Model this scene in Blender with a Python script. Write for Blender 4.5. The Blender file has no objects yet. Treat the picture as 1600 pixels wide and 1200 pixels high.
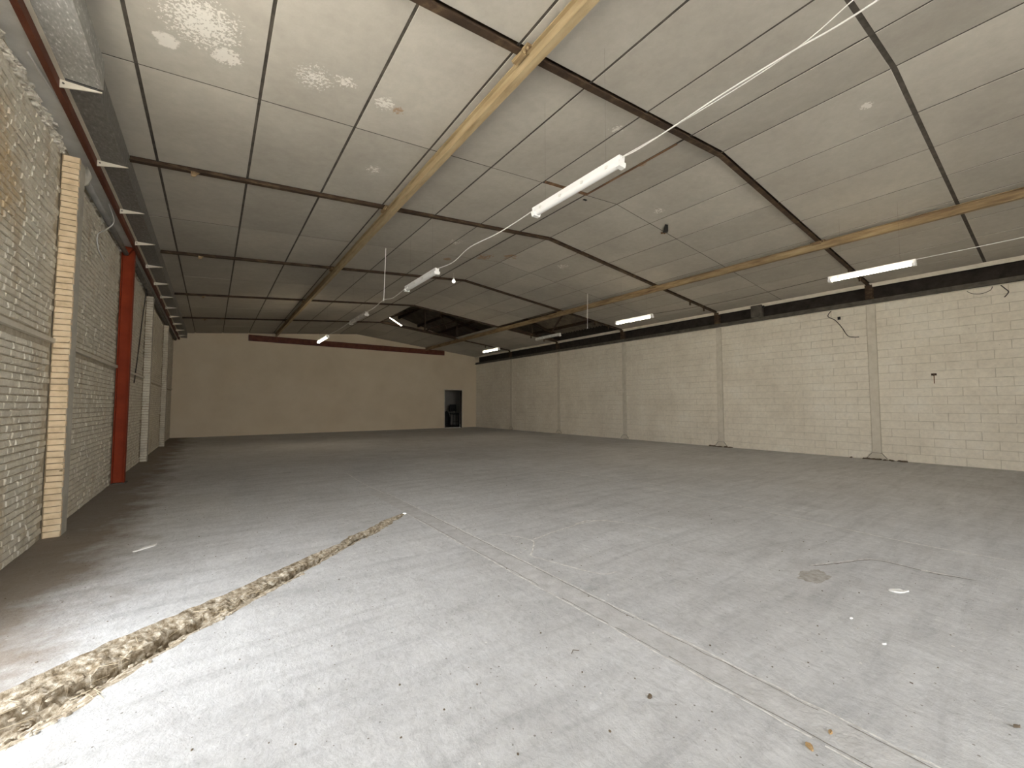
import bpy, bmesh, math, random
import numpy as np
from mathutils import Vector, Matrix, Euler, noise

random.seed(7)
rng = np.random.default_rng(7)
S = bpy.context.scene
COL = S.collection
PI = math.pi

# ------------------------------------------------------------------ camera
H = 1.4                                   # eye height
FPX = 644.75                              # focal length in pixels of the 1600 px frame
YAW, PIT, ROL = (math.radians(a) for a in (36.05, 2.92, -0.05))
fwd = Vector((math.sin(YAW) * math.cos(PIT), math.cos(YAW) * math.cos(PIT), math.sin(PIT)))
rgt0 = Vector((math.cos(YAW), -math.sin(YAW), 0))
up0 = rgt0.cross(fwd)
rgt = rgt0 * math.cos(ROL) + up0 * math.sin(ROL)
upv = -rgt0 * math.sin(ROL) + up0 * math.cos(ROL)
cam = bpy.data.cameras.new('camera')
cam.sensor_width = 36.0
cam.lens = FPX / 1600 * 36.0
cam.clip_start, cam.clip_end = 0.05, 300
camo = bpy.data.objects.new('camera', cam)
COL.objects.link(camo)
M3 = Matrix((rgt, upv, -fwd)).transposed()
camo.matrix_world = Matrix.Translation((0, 0, H)) @ M3.to_4x4()
S.camera = camo

def to_px(P):
    d = Vector(P) - Vector((0, 0, H))
    z = d.dot(fwd)
    if z < 0.1:
        return None
    return 800 + FPX * d.dot(rgt) / z, 600 - FPX * d.dot(upv) / z, z

# ------------------------------------------------------------------ world, sun, exposure
W = bpy.data.worlds.new('sky')
S.world = W
W.use_nodes = True
wn = W.node_tree.nodes
wn['Background'].inputs[0].default_value = (0.95, 0.975, 1.0, 1)     # overcast-white sky
wn['Background'].inputs[1].default_value = 9.0
sun = bpy.data.lights.new('sun', 'SUN')
sun.energy = 70
sun.angle = math.radians(2)
sun.color = (1.0, 0.95, 0.86)
suno = bpy.data.objects.new('sun', sun)
COL.objects.link(suno)
suno.rotation_euler = (math.radians(-36), math.radians(3), 0)       # along the brick wall, onto the yard outside it
YD0, YD1, DZ = 1.8, 3.75, 4.05                                      # wide loading doorway in the brick wall, beside the camera
YF0 = -4.95
DX0, DX1 = -0.95, 5.0                                                 # second doorway, in the front wall
for pname, sx_, sy_, ploc, prot in (('doorway_portal', DZ, YD1 - YD0, (-1.72, (YD0 + YD1) / 2, DZ / 2), (0, math.radians(-90), 0)),
                                    ('front_doorway_portal', DX1 - DX0, DZ, ((DX0 + DX1) / 2, YF0 - 0.25, DZ / 2), (math.radians(90), 0, 0))):
    por = bpy.data.lights.new(pname, 'AREA')
    por.shape = 'RECTANGLE'
    por.size, por.size_y = sx_, sy_
    por.cycles.is_portal = True
    poro = bpy.data.objects.new(pname, por)
    COL.objects.link(poro)
    poro.location = ploc
    poro.rotation_euler = prot
S.view_settings.view_transform = 'Standard'
S.view_settings.look = 'None'
S.view_settings.gamma = 1
S.view_settings.use_curve_mapping = False
S.view_settings.exposure = 0.0
S.cycles.max_bounces = 8
S.cycles.diffuse_bounces = 5

# ------------------------------------------------------------------ dimensions of the hall (metres)
XL, XR = -1.40, 13.82                     # inner faces of the long walls
YB = 22.95                                # inner face of the far wall
XRI, ZRI, SLL, SRR = 6.247, 5.233, 0.094, 0.100   # ceiling ridge and the two slopes (underside of the frames)
YR = [3.10, 7.09, 11.07, 15.06, 19.05]    # roof frames
def zraf(x):
    return ZRI - (SLL * (XRI - x) if x < XRI else SRR * (x - XRI))

# ------------------------------------------------------------------ helpers
def tag(o, label=None, cat=None, group=None, kind=None):
    if label: o['label'] = label
    if cat: o['category'] = cat
    if group: o['group'] = group
    if kind: o['kind'] = kind
    return o

def thing(name, loc, label, cat, group=None):
    o = bpy.data.objects.new(name, None)
    o.empty_display_size = 0.1
    o.location = loc
    COL.objects.link(o)
    return tag(o, label, cat, group)

class MB:
    """collects shapes in world coordinates; build() links them as ONE mesh object"""
    def __init__(s):
        s.v, s.f = [], []
    def add(s, vs, fs):
        n = len(s.v)
        s.v += [tuple(v) for v in vs]
        s.f += [tuple(i + n for i in f) for f in fs]
        return s
    def box(s, x0, x1, y0, y1, z0, z1):
        vs = [(x, y, z) for z in (z0, z1) for y in (y0, y1) for x in (x0, x1)]
        return s.add(vs, [(0, 2, 3, 1), (4, 5, 7, 6), (0, 1, 5, 4), (2, 6, 7, 3), (0, 4, 6, 2), (1, 3, 7, 5)])
    def prism(s, prof, p0, p1, up=(0, 0, 1)):
        """2-D profile (side, up) swept from p0 to p1"""
        p0, p1 = Vector(p0), Vector(p1)
        d = (p1 - p0).normalized()
        side = d.cross(Vector(up)).normalized()
        u = side.cross(d).normalized()
        n = len(prof)
        vs = [p + side * a + u * b for p in (p0, p1) for a, b in prof]
        fs = [(i, (i + 1) % n, (i + 1) % n + n, i + n) for i in range(n)]
        fs += [tuple(range(n - 1, -1, -1)), tuple(range(n, 2 * n))]
        return s.add(vs, fs)
    def bar(s, p0, p1, w, h, up=(0, 0, 1)):
        return s.prism([(-w / 2, -h / 2), (w / 2, -h / 2), (w / 2, h / 2), (-w / 2, h / 2)], p0, p1, up)
    def ibeam(s, p0, p1, h, b, tw=0.006, tf=0.009, up=(0, 0, 1), top=True):
        """I section, p0-p1 is the line of its top middle when top, else of its bottom middle"""
        z1 = 0 if top else h
        z0 = z1 - h
        B, t = b / 2, tw / 2
        pr = [(-B, z0), (B, z0), (B, z0 + tf), (t, z0 + tf), (t, z1 - tf), (B, z1 - tf), (B, z1), (-B, z1),
              (-B, z1 - tf), (-t, z1 - tf), (-t, z0 + tf), (-B, z0 + tf)]
        return s.prism(pr, p0, p1, up)
    def tube(s, pts, r, n=6):
        pts = [Vector(p) for p in pts]
        base = len(s.v)
        for i, p in enumerate(pts):
            a = pts[max(i - 1, 0)]; b = pts[min(i + 1, len(pts) - 1)]
            d = (b - a).normalized()
            ref = Vector((0, 0, 1)) if abs(d.z) < 0.9 else Vector((1, 0, 0))
            u = d.cross(ref).normalized(); w = u.cross(d)
            rr = r[i] if isinstance(r, (list, tuple)) else r
            for k in range(n):
                t = 2 * PI * k / n
                s.v.append(tuple(p + (u * math.cos(t) + w * math.sin(t)) * rr))
        for i in range(len(pts) - 1):
            for k in range(n):
                a, b = base + i * n + k, base + i * n + (k + 1) % n
                s.f.append((a, b, b + n, a + n))
        s.f.append(tuple(base + k for k in range(n - 1, -1, -1)))
        e = base + (len(pts) - 1) * n
        s.f.append(tuple(e + k for k in range(n)))
        return s
    def build(s, name, mat, parent=None, smooth=False, kind=None):
        off = parent.location if parent is not None else Vector((0, 0, 0))
        if parent is not None and parent.parent is not None:
            off = off + parent.parent.location
        me = bpy.data.meshes.new(name)
        me.from_pydata([(a - off[0], b - off[1], c - off[2]) for a, b, c in s.v], [], s.f)
        me.materials.append(mat)
        if smooth:
            me.polygons.foreach_set('use_smooth', [True] * len(me.polygons))
        me.update()
        o = bpy.data.objects.new(name, me)
        COL.objects.link(o)
        if parent is not None:
            o.parent = parent
        if kind:
            o['kind'] = kind
        return o

def smooth_path(pts, k=6):
    """Catmull-Rom through the points"""
    P = [Vector(p) for p in pts]
    out = []
    for i in range(len(P) - 1):
        a, b, c, d = P[max(i - 1, 0)], P[i], P[i + 1], P[min(i + 2, len(P) - 1)]
        for j in range(k):
            t = j / k
            out.append(0.5 * ((2 * b) + (c - a) * t + (2 * a - 5 * b + 4 * c - d) * t * t + (3 * b - a - 3 * c + d) * t ** 3))
    out.append(P[-1])
    return out

# ------------------------------------------------------------------ materials
def new_mat(name):
    m = bpy.data.materials.new(name)
    m.use_nodes = True
    nt = m.node_tree
    return m, nt, nt.nodes['Principled BSDF']

class NT:
    def __init__(s, nt):
        s.nt = nt
        s.cache = {}
        s.pos = nt.nodes.new('ShaderNodeNewGeometry').outputs['Position']
    def n(s, t, **kw):
        x = s.nt.nodes.new(t)
        for k, v in kw.items():
            setattr(x, k, v)
        return x
    def link(s, a, b):
        s.nt.links.new(a, b)
    def val(s, node, i, v):
        if hasattr(v, 'links'):
            s.link(v, node.inputs[i])
        else:
            node.inputs[i].default_value = v
    def math(s, op, a, b=0.0, clamp=False):
        x = s.n('ShaderNodeMath', operation=op, use_clamp=clamp)
        s.val(x, 0, a); s.val(x, 1, b)
        return x.outputs[0]
    def map(s, scale=(1, 1, 1), loc=(0, 0, 0)):
        x = s.n('ShaderNodeMapping')
        s.link(s.pos, x.inputs[0])
        x.inputs['Location'].default_value = loc
        x.inputs['Scale'].default_value = scale
        return x.outputs[0]
    def noise(s, scale, detail=4, rough=0.55, vec=None, dist=0.0):
        x = s.n('ShaderNodeTexNoise')
        s.link(vec if vec is not None else s.pos, x.inputs['Vector'])
        x.inputs['Scale'].default_value = scale
        x.inputs['Detail'].default_value = detail
        x.inputs['Roughness'].default_value = rough
        x.inputs['Distortion'].default_value = dist
        return x.outputs[0]
    def ramp(s, fac, stops):
        x = s.n('ShaderNodeValToRGB')
        s.link(fac, x.inputs[0])
        e = x.color_ramp.elements
        while len(e) < len(stops):
            e.new(0.5)
        for k, (p, c) in zip(e, stops):
            k.position = p
            k.color = (c[0], c[1], c[2], 1) if isinstance(c, (tuple, list)) else (c, c, c, 1)
        return x.outputs[0]
    def mix(s, fac, a, b, mode='MIX'):
        x = s.n('ShaderNodeMix', data_type='RGBA', blend_type=mode)
        s.val(x, 0, fac)
        for i, v in ((6, a), (7, b)):
            if isinstance(v, (tuple, list)):
                x.inputs[i].default_value = (v[0], v[1], v[2], 1)
            else:
                s.link(v, x.inputs[i])
        return x.outputs[2]
    def bump(s, h, strength=0.3, dist=0.01, prev=None):
        x = s.n('ShaderNodeBump')
        x.inputs['Strength'].default_value = strength
        x.inputs['Distance'].default_value = dist
        s.link(h, x.inputs['Height'])
        if prev is not None:
            s.link(prev, x.inputs['Normal'])
        return x.outputs[0]
    def spot(s, c, r, scale, lo, hi):
        """irregular blotch of radius r around c: 0..1"""
        d = s.n('ShaderNodeVectorMath', operation='DISTANCE')
        s.link(s.pos, d.inputs[0]); d.inputs[1].default_value = c
        fall = s.math('SUBTRACT', 1.0, s.math('DIVIDE', d.outputs['Value'], r), True)
        key = 12 if scale < 18 else (24 if scale < 32 else 36)          # one shared noise per grain size
        if key not in s.cache:
            s.cache[key] = s.noise(key, 4, 0.65)
        nz = s.cache[key]
        return s.ramp(s.math('MULTIPLY', nz, s.math('POWER', fall, 0.5)), [(lo, 0.0), (hi, 1.0)])

def simple(name, stops, scale=6.0, rough=0.8, bump=0.15, bscale=60, metal=0.0, stretch=(1, 1, 1), rand=0.0, detail=5, spec=0.3):
    m, nt, b = new_mat(name)
    N = NT(nt)
    c = N.ramp(N.noise(scale, detail, 0.6, N.map(stretch)), stops)
    if rand:
        oi = N.n('ShaderNodeObjectInfo')
        g = N.math('ADD', N.math('MULTIPLY', oi.outputs['Random'], 2 * rand), 1 - rand)
        gr = N.n('ShaderNodeCombineColor')
        for i in range(3):
            N.link(g, gr.inputs[i])
        c = N.mix(1.0, c, gr.outputs[0], 'MULTIPLY')
    N.link(c, b.inputs['Base Color'])
    b.inputs['Roughness'].default_value = rough
    b.inputs['Metallic'].default_value = metal
    b.inputs['Specular IOR Level'].default_value = spec
    if bump:
        N.link(N.bump(N.noise(bscale, 4, 0.6), bump, 0.01), b.inputs['Normal'])
    return m

def mat_floor():
    m, nt, b = new_mat('concrete_floor')
    N = NT(nt)
    big = N.noise(0.55, 5, 0.6)
    mid = N.noise(3.2, 6, 0.7, N.map((1.0, 0.55, 1)), 0.8)
    fine = N.noise(26, 6, 0.75, N.map((1.0, 0.5, 1)), 1.2)
    c = N.ramp(mid, [(0.28, (0.425, 0.426, 0.426)), (0.5, (0.531, 0.534, 0.537)), (0.72, (0.625, 0.630, 0.636))])
    c = N.mix(0.55, c, N.ramp(big, [(0.3, (0.425, 0.420, 0.414)), (0.7, (0.614, 0.618, 0.624))]))
    c = N.mix(1.0, c, N.ramp(fine, [(0.25, 0.74), (0.5, 1.0), (0.75, 1.16)]), 'MULTIPLY')
    # long drag marks left by traffic across the slab
    drag = N.noise(2.0, 6, 0.7, N.map((0.5, 3.2, 1), (3, 1, 0)), 0.5)
    c = N.mix(1.0, c, N.ramp(drag, [(0.34, 0.86), (0.5, 1.0), (0.66, 1.07)]), 'MULTIPLY')
    # dark specks of grit ground into the surface
    v = N.n('ShaderNodeTexVoronoi'); N.link(N.pos, v.inputs['Vector']); v.inputs['Scale'].default_value = 17
    speck = N.math('LESS_THAN', v.outputs['Distance'], N.math('MULTIPLY', N.noise(5, 2), 0.14))
    c = N.mix(N.math('MULTIPLY', speck, 0.75), c, (0.16, 0.14, 0.11))
    v2 = N.n('ShaderNodeTexVoronoi'); N.link(N.map((1, 1, 1), (4.3, 2.1, 0)), v2.inputs['Vector']); v2.inputs['Scale'].default_value = 7
    sp2 = N.math('LESS_THAN', v2.outputs['Distance'], N.math('MULTIPLY', N.noise(3, 2), 0.09))
    c = N.mix(N.math('MULTIPLY', sp2, 0.8), c, (0.75, 0.73, 0.70))
    # brown earth, with shade painted into the colour, along the brick wall foot
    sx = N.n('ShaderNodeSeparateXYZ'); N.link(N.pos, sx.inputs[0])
    dirt_shade = N.ramp(N.math('ADD', N.math('MULTIPLY', sx.outputs[0], -0.55), N.math('MULTIPLY', N.noise(1.6, 6, 0.7), 0.9)), [(0.72, 0.0), (1.15, 1.0)])
    c = N.mix(N.math('MULTIPLY', dirt_shade, 0.75), c, (0.17, 0.125, 0.08))
    # darker, browner tone towards the foot of the block wall
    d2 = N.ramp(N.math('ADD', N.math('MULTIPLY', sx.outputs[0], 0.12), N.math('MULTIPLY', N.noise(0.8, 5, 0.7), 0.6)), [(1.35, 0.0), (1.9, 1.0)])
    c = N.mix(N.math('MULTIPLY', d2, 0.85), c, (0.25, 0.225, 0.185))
    N.link(c, b.inputs['Base Color'])
    b.inputs['Roughness'].default_value = 0.85
    b.inputs['Specular IOR Level'].default_value = 0.25
    nb = N.bump(N.noise(60, 5, 0.7, None, 1.0), 0.6, 0.008)
    nb = N.bump(mid, 0.25, 0.03, nb)
    N.link(nb, b.inputs['Normal'])
    return m

def mat_panel():
    m, nt, b = new_mat('ceiling_board')
    N = NT(nt)
    c = N.ramp(N.noise(0.9, 5, 0.6), [(0.3, (0.39, 0.36, 0.31)), (0.7, (0.47, 0.44, 0.378))])
    c = N.mix(1.0, c, N.ramp(N.noise(9, 6, 0.7), [(0.3, 0.93), (0.7, 1.05)]), 'MULTIPLY')
    oi = N.n('ShaderNodeObjectInfo')
    g = N.ramp(oi.outputs['Random'], [(0, 0.93), (1, 1.05)])
    c = N.mix(1.0, c, g, 'MULTIPLY')
    white = None
    for p, r, sc, lo, hi in (((-0.16, 4.30, 4.68), 0.55, 34, 0.385, 0.42), ((0.02, 4.62, 4.70), 0.2, 30, 0.33, 0.38),
                             ((-0.42, 4.66, 4.66), 0.13, 10, 0.25, 0.32), ((1.50, 4.52, 4.84), 0.22, 26, 0.37, 0.43),
                             ((0.76, 4.50, 4.77), 0.40, 40, 0.42, 0.50), ((1.05, 4.40, 4.80), 0.2, 18, 0.40, 0.46),
                             ((1.84, 5.98, 4.87), 0.28, 26, 0.43, 0.50), ((7.0, 4.7, 5.21), 0.22, 26, 0.40, 0.48),
                             ((4.3, 3.5, 5.1), 0.25, 24, 0.42, 0.50), ((6.7, 1.45, 5.24), 0.1, 30, 0.3, 0.36),
                             ((4.4, 8.2, 5.1), 0.5, 20, 0.46, 0.51), ((7.6, 8.1, 5.15), 0.5, 20, 0.46, 0.51)):
        k = N.spot(p, r, sc, lo, hi)
        white = k if white is None else N.math('MAXIMUM', white, k)
    c = N.mix(N.math('MULTIPLY', white, 0.62), c, (0.84, 0.81, 0.74))
    rust = None
    for p, r, sc, lo, hi in (((5.6, 8.9, 5.22), 0.55, 14, 0.40, 0.47), ((6.2, 8.6, 5.27), 0.4, 16, 0.40, 0.46), ((4.8, 9.4, 5.15), 0.16, 14, 0.3, 0.4),
                             ((1.68, 4.56, 4.85), 0.14, 24, 0.36, 0.44), ((5.4, 3.9, 5.2), 0.12, 10, 0.3, 0.4)):
        k = N.spot(p, r, sc, lo, hi)
        rust = k if rust is None else N.math('MAXIMUM', rust, k)
    c = N.mix(N.math('MULTIPLY', rust, 0.7), c, (0.33, 0.19, 0.09))
    N.link(c, b.inputs['Base Color'])
    b.inputs['Roughness'].default_value = 0.9
    b.inputs['Specular IOR Level'].default_value = 0.15
    N.link(N.bump(N.noise(40, 5, 0.6), 0.12, 0.01), b.inputs['Normal'])
    return m

def mat_brick():
    m, nt, b = new_mat('whitewashed_brick')
    N = NT(nt)
    c = N.ramp(N.noise(5, 6, 0.7), [(0.25, (0.50, 0.45, 0.36)), (0.5, (0.66, 0.61, 0.50)), (0.75, (0.76, 0.72, 0.62))])
    c = N.mix(1.0, c, N.ramp(N.noise(70, 4, 0.7), [(0.3, 0.85), (0.6, 1.05)]), 'MULTIPLY')
    # rusty run-down and worn-through spots
    st = N.ramp(N.noise(1.5, 6, 0.65, N.map((1, 2.2, 0.5), (0, 1.1, 0))), [(0.56, 0.0), (0.72, 1.0)])
    c = N.mix(N.math('MULTIPLY', st, 0.55), c, (0.42, 0.28, 0.13))
    for sp_, sr_ in (((XL, 4.75, 3.45), 0.75), ((XL, 5.15, 3.2), 0.5), ((XL, 4.7, 2.9), 0.5)):
        c = N.mix(N.math('MULTIPLY', N.spot(sp_, sr_, 5, 0.22, 0.5), 0.6), c, (0.47, 0.32, 0.15))
    sp = N.ramp(N.noise(9, 4, 0.6, N.map((1, 1, 1), (7, 3, 2))), [(0.70, 0.0), (0.76, 1.0)])
    c = N.mix(N.math('MULTIPLY', sp, 0.6), c, (0.30, 0.19, 0.12))
    N.link(c, b.inputs['Base Color'])
    b.inputs['Roughness'].default_value = 0.8
    b.inputs['Specular IOR Level'].default_value = 0.35
    N.link(N.bump(N.noise(45, 5, 0.65), 0.5, 0.012), b.inputs['Normal'])
    return m

def mat_block():
    m, nt, b = new_mat('painted_block')
    N = NT(nt)
    c = N.ramp(N.noise(1.2, 6, 0.65), [(0.3, (0.69, 0.63, 0.52)), (0.55, (0.78, 0.725, 0.61)), (0.75, (0.82, 0.78, 0.68))])
    c = N.mix(1.0, c, N.ramp(N.noise(12, 5, 0.7), [(0.28, 0.90), (0.6, 1.03)]), 'MULTIPLY')
    sp = N.ramp(N.noise(14, 3, 0.6, N.map((1, 1, 1), (3, 8, 1))), [(0.73, 0.0), (0.77, 1.0)])
    c = N.mix(N.math('MULTIPLY', sp, 0.5), c, (0.34, 0.29, 0.22))
    N.link(c, b.inputs['Base Color'])
    b.inputs['Roughness'].default_value = 0.85
    b.inputs['Specular IOR Level'].default_value = 0.2
    N.link(N.bump(N.noise(22, 6, 0.7), 0.35, 0.012), b.inputs['Normal'])
    return m

def emit(name, col, strength):
    m, nt, b = new_mat(name)
    N = NT(nt)
    N.link(N.ramp(N.noise(8, 2), [(0.3, tuple(x * 0.97 for x in col)), (0.7, col)]), b.inputs['Emission Color'])
    b.inputs['Emission Strength'].default_value = strength
    b.inputs['Base Color'].default_value = (0.9, 0.9, 0.88, 1)
    return m

MT = {
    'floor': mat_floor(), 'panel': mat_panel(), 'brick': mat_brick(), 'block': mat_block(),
    'mortar': simple('whitewashed_mortar', [(0.3, (0.33, 0.28, 0.20)), (0.7, (0.52, 0.46, 0.36))], 12, 0.9, 0.4, 60),
    'pier': simple('cream_pier_brick', [(0.25, (0.58, 0.44, 0.27)), (0.5, (0.76, 0.60, 0.395)), (0.75, (0.83, 0.69, 0.49))], 9, 0.8, 0.5, 60, rand=0.06),
    'pier_joint': simple('pier_joint', [(0.3, (0.20, 0.14, 0.08)), (0.7, (0.36, 0.28, 0.18))], 20, 0.9, 0.4, 60),
    'pier_side': simple('pier_render', [(0.3, (0.40, 0.37, 0.31)), (0.7, (0.52, 0.49, 0.42))], 6, 0.9, 0.3, 40),
    'blockjoint': simple('painted_block_joint', [(0.3, (0.42, 0.37, 0.28)), (0.7, (0.58, 0.53, 0.43))], 5, 0.9, 0.3, 40),
    'plaster': simple('beige_plaster', [(0.25, (0.68, 0.575, 0.42)), (0.55, (0.74, 0.635, 0.475)), (0.8, (0.78, 0.68, 0.52))], 0.8, 0.9, 0.12, 30, detail=7),
    'strip': simple('joint_strip', [(0.3, (0.045, 0.038, 0.03)), (0.7, (0.10, 0.088, 0.07))], 8, 0.7, 0.1, 60),
    'rustdark': simple('dark_rusty_steel', [(0.3, (0.030, 0.018, 0.011)), (0.55, (0.060, 0.036, 0.020)), (0.78, (0.15, 0.105, 0.06))], 5, 0.75, 0.3, 50, stretch=(1.0, 1.0, 3.0)),
    'tan': simple('tan_painted_steel', [(0.25, (0.26, 0.185, 0.095)), (0.48, (0.36, 0.275, 0.155)), (0.75, (0.45, 0.355, 0.215))], 4, 0.65, 0.25, 60, stretch=(3, 0.5, 3)),
    'tan2': simple('rusty_tan_steel', [(0.30, (0.12, 0.07, 0.038)), (0.52, (0.27, 0.19, 0.10)), (0.78, (0.42, 0.325, 0.185))], 4, 0.7, 0.25, 60, stretch=(3, 0.4, 3)),
    'red': simple('red_brown_steel', [(0.3, (0.085, 0.022, 0.010)), (0.7, (0.17, 0.055, 0.028))], 5, 0.6, 0.2, 50, stretch=(1, 0.4, 1)),
    'orange': simple('orange_painted_steel', [(0.25, (0.20, 0.028, 0.008)), (0.7, (0.30, 0.045, 0.013))], 3, 0.65, 0.12, 40, spec=0.15),
    'galv': simple('galvanised_sheet', [(0.28, (0.33, 0.33, 0.31)), (0.58, (0.48, 0.48, 0.46)), (0.68, (0.88, 0.88, 0.86))], 26, 0.35, 0.6, 22, metal=0.35, stretch=(1.8, 0.7, 1)),
    'galv_old': simple('weathered_galvanised_sheet', [(0.3, (0.15, 0.14, 0.125)), (0.62, (0.23, 0.22, 0.20)), (0.75, (0.42, 0.41, 0.38))], 24, 0.5, 0.5, 22, metal=0.2, stretch=(1.8, 0.7, 1)),
    'cream': simple('cream_paint', [(0.3, (0.56, 0.51, 0.41)), (0.7, (0.68, 0.63, 0.53))], 5, 0.7, 0.12, 40),
    'white_bracket': simple('off_white_steel', [(0.3, (0.64, 0.58, 0.47)), (0.7, (0.74, 0.69, 0.58))], 6, 0.6, 0.1, 40),
    'soffit': simple('grey_board', [(0.3, (0.62, 0.60, 0.55)), (0.7, (0.80, 0.78, 0.73))], 3, 0.85, 0.2, 40),
    'pipe': simple('grey_pipe_paint', [(0.3, (0.20, 0.195, 0.18)), (0.7, (0.28, 0.27, 0.25))], 4, 0.7, 0.1, 40),
    'darksteel': simple('grey_brown_steel', [(0.3, (0.06, 0.052, 0.042)), (0.7, (0.13, 0.115, 0.092))], 5, 0.7, 0.2, 40),
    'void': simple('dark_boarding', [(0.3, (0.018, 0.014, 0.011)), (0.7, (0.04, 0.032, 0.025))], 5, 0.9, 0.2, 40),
    'roof': simple('fibre_cement_roof', [(0.3, (0.14, 0.115, 0.085)), (0.7, (0.24, 0.20, 0.15))], 3, 0.9, 0.2, 30),
    'trench': simple('broken_concrete', [(0.25, (0.06, 0.042, 0.026)), (0.40, (0.20, 0.155, 0.10)), (0.54, (0.39, 0.335, 0.255)), (0.72, (0.66, 0.615, 0.535))], 26, 0.95, 1.0, 40, detail=8),
    'stone': simple('rubble', [(0.3, (0.16, 0.12, 0.08)), (0.5, (0.38, 0.325, 0.245)), (0.7, (0.62, 0.575, 0.49))], 18, 0.95, 0.5, 60),
    'patch': simple('patched_concrete', [(0.25, (0.40, 0.395, 0.385)), (0.5, (0.50, 0.495, 0.49)), (0.75, (0.60, 0.595, 0.59))], 9, 0.9, 0.5, 45, detail=8),
    'scar': simple('chipped_edge', [(0.35, (0.50, 0.48, 0.45)), (0.6, (0.78, 0.77, 0.745))], 20, 0.95, 0.5, 50),
    'scar_dark': simple('open_crack', [(0.3, (0.12, 0.10, 0.08)), (0.7, (0.30, 0.27, 0.23))], 20, 0.95, 0.5, 50),
    'pit': simple('worn_slab', [(0.3, (0.27, 0.245, 0.21)), (0.6, (0.46, 0.44, 0.41))], 16, 0.95, 0.6, 40),
    'old_mortar': simple('old_mortar', [(0.3, (0.42, 0.37, 0.29)), (0.6, (0.74, 0.70, 0.61))], 25, 0.95, 0.6, 50),
    'white': simple('white_enamel', [(0.3, (0.80, 0.79, 0.76)), (0.7, (0.86, 0.85, 0.82))], 6, 0.4, 0.03, 40, spec=0.5),
    'diffuser': simple('white_diffuser', [(0.3, (0.84, 0.83, 0.80)), (0.7, (0.88, 0.87, 0.84))], 6, 0.3, 0.0, spec=0.5),
    'oldwhite': simple('dusty_enamel', [(0.3, (0.44, 0.42, 0.38)), (0.7, (0.58, 0.56, 0.52))], 10, 0.5, 0.05, 40),
    'tube_on': emit('lit_tube', (1.0, 0.84, 0.62), 46.0),
    'bulb_on': emit('lit_bulb', (1.0, 0.95, 0.85), 2.0),
    'cable': simple('white_cable', [(0.3, (0.66, 0.64, 0.60)), (0.7, (0.76, 0.74, 0.70))], 8, 0.5, 0.0),
    'black': simple('black_plastic', [(0.3, (0.008, 0.008, 0.008)), (0.7, (0.02, 0.019, 0.018))], 8, 0.6, 0.1),
    'dark_wire': simple('dark_wire', [(0.3, (0.05, 0.04, 0.03)), (0.7, (0.10, 0.085, 0.07))], 8, 0.6, 0.0),
    'paper': simple('white_paper', [(0.3, (0.72, 0.71, 0.68)), (0.7, (0.82, 0.81, 0.78))], 8, 0.9, 0.1),
    'leaf': simple('dry_leaf', [(0.3, (0.28, 0.17, 0.07)), (0.7, (0.48, 0.33, 0.17))], 30, 0.9, 0.2),
    'leafpale': simple('dry_straw', [(0.3, (0.40, 0.33, 0.22)), (0.7, (0.58, 0.50, 0.36))], 30, 0.9, 0.2),
    'chip': simple('brown_chip', [(0.3, (0.10, 0.075, 0.05)), (0.7, (0.18, 0.14, 0.10))], 30, 0.9, 0.2),
    'wood': simple('brown_batten', [(0.3, (0.10, 0.05, 0.025)), (0.7, (0.26, 0.15, 0.075))], 8, 0.8, 0.2, stretch=(1, 0.3, 1)),
    'yard': simple('concrete_yard', [(0.3, (0.46, 0.45, 0.43)), (0.7, (0.54, 0.53, 0.51))], 1, 0.9, 0.0),
    'roomwall': simple('grey_room_paint', [(0.3, (0.40, 0.37, 0.32)), (0.7, (0.48, 0.45, 0.39))], 2, 0.9, 0.1),
}

# ------------------------------------------------------------------ floor with the broken channel
TU = [(-1.36, 2.72), (-1.08, 2.94), (-0.79, 3.16), (-0.63, 3.29), (-0.44, 3.45), (-0.26, 3.56), (-0.10, 3.66), (0.12, 3.79), (0.33, 3.95),
      (0.58, 4.13), (0.76, 4.27), (1.09, 4.47), (1.23, 4.65), (1.42, 4.76), (1.75, 5.06), (2.05, 5.22)]
TL = [(-1.06, 2.30), (-0.80, 2.50), (-0.50, 2.74), (-0.40, 2.85), (-0.29, 2.98), (-0.17, 3.13), (-0.02, 3.28), (0.13, 3.40), (0.31, 3.55),
      (0.54, 3.76), (0.84, 4.05), (1.13, 4.31), (1.30, 4.46), (1.47, 4.56), (1.76, 4.85), (2.10, 5.20)]
def resample(pl, n):
    P = np.array(pl); d = np.r_[0, np.cumsum(np.hypot(*np.diff(P, axis=0).T))]
    t = np.linspace(0, d[-1], n)
    return np.c_[np.interp(t, d, P[:, 0]), np.interp(t, d, P[:, 1])]
NT_ = 260
tu, tl = resample(TU, NT_), resample(TL, NT_)
for k in range(NT_):
    a = 0.020 if 0 < k < NT_ - 1 else 0
    tu[k] += a * np.array([noise.noise((k * 0.19, 1.7, 0)), noise.noise((k * 0.19, 5.2, 0))])
    tl[k] += a * 1.6 * np.array([noise.noise((k * 0.23, 9.7, 0)), noise.noise((k * 0.23, 3.2, 0))])

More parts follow.
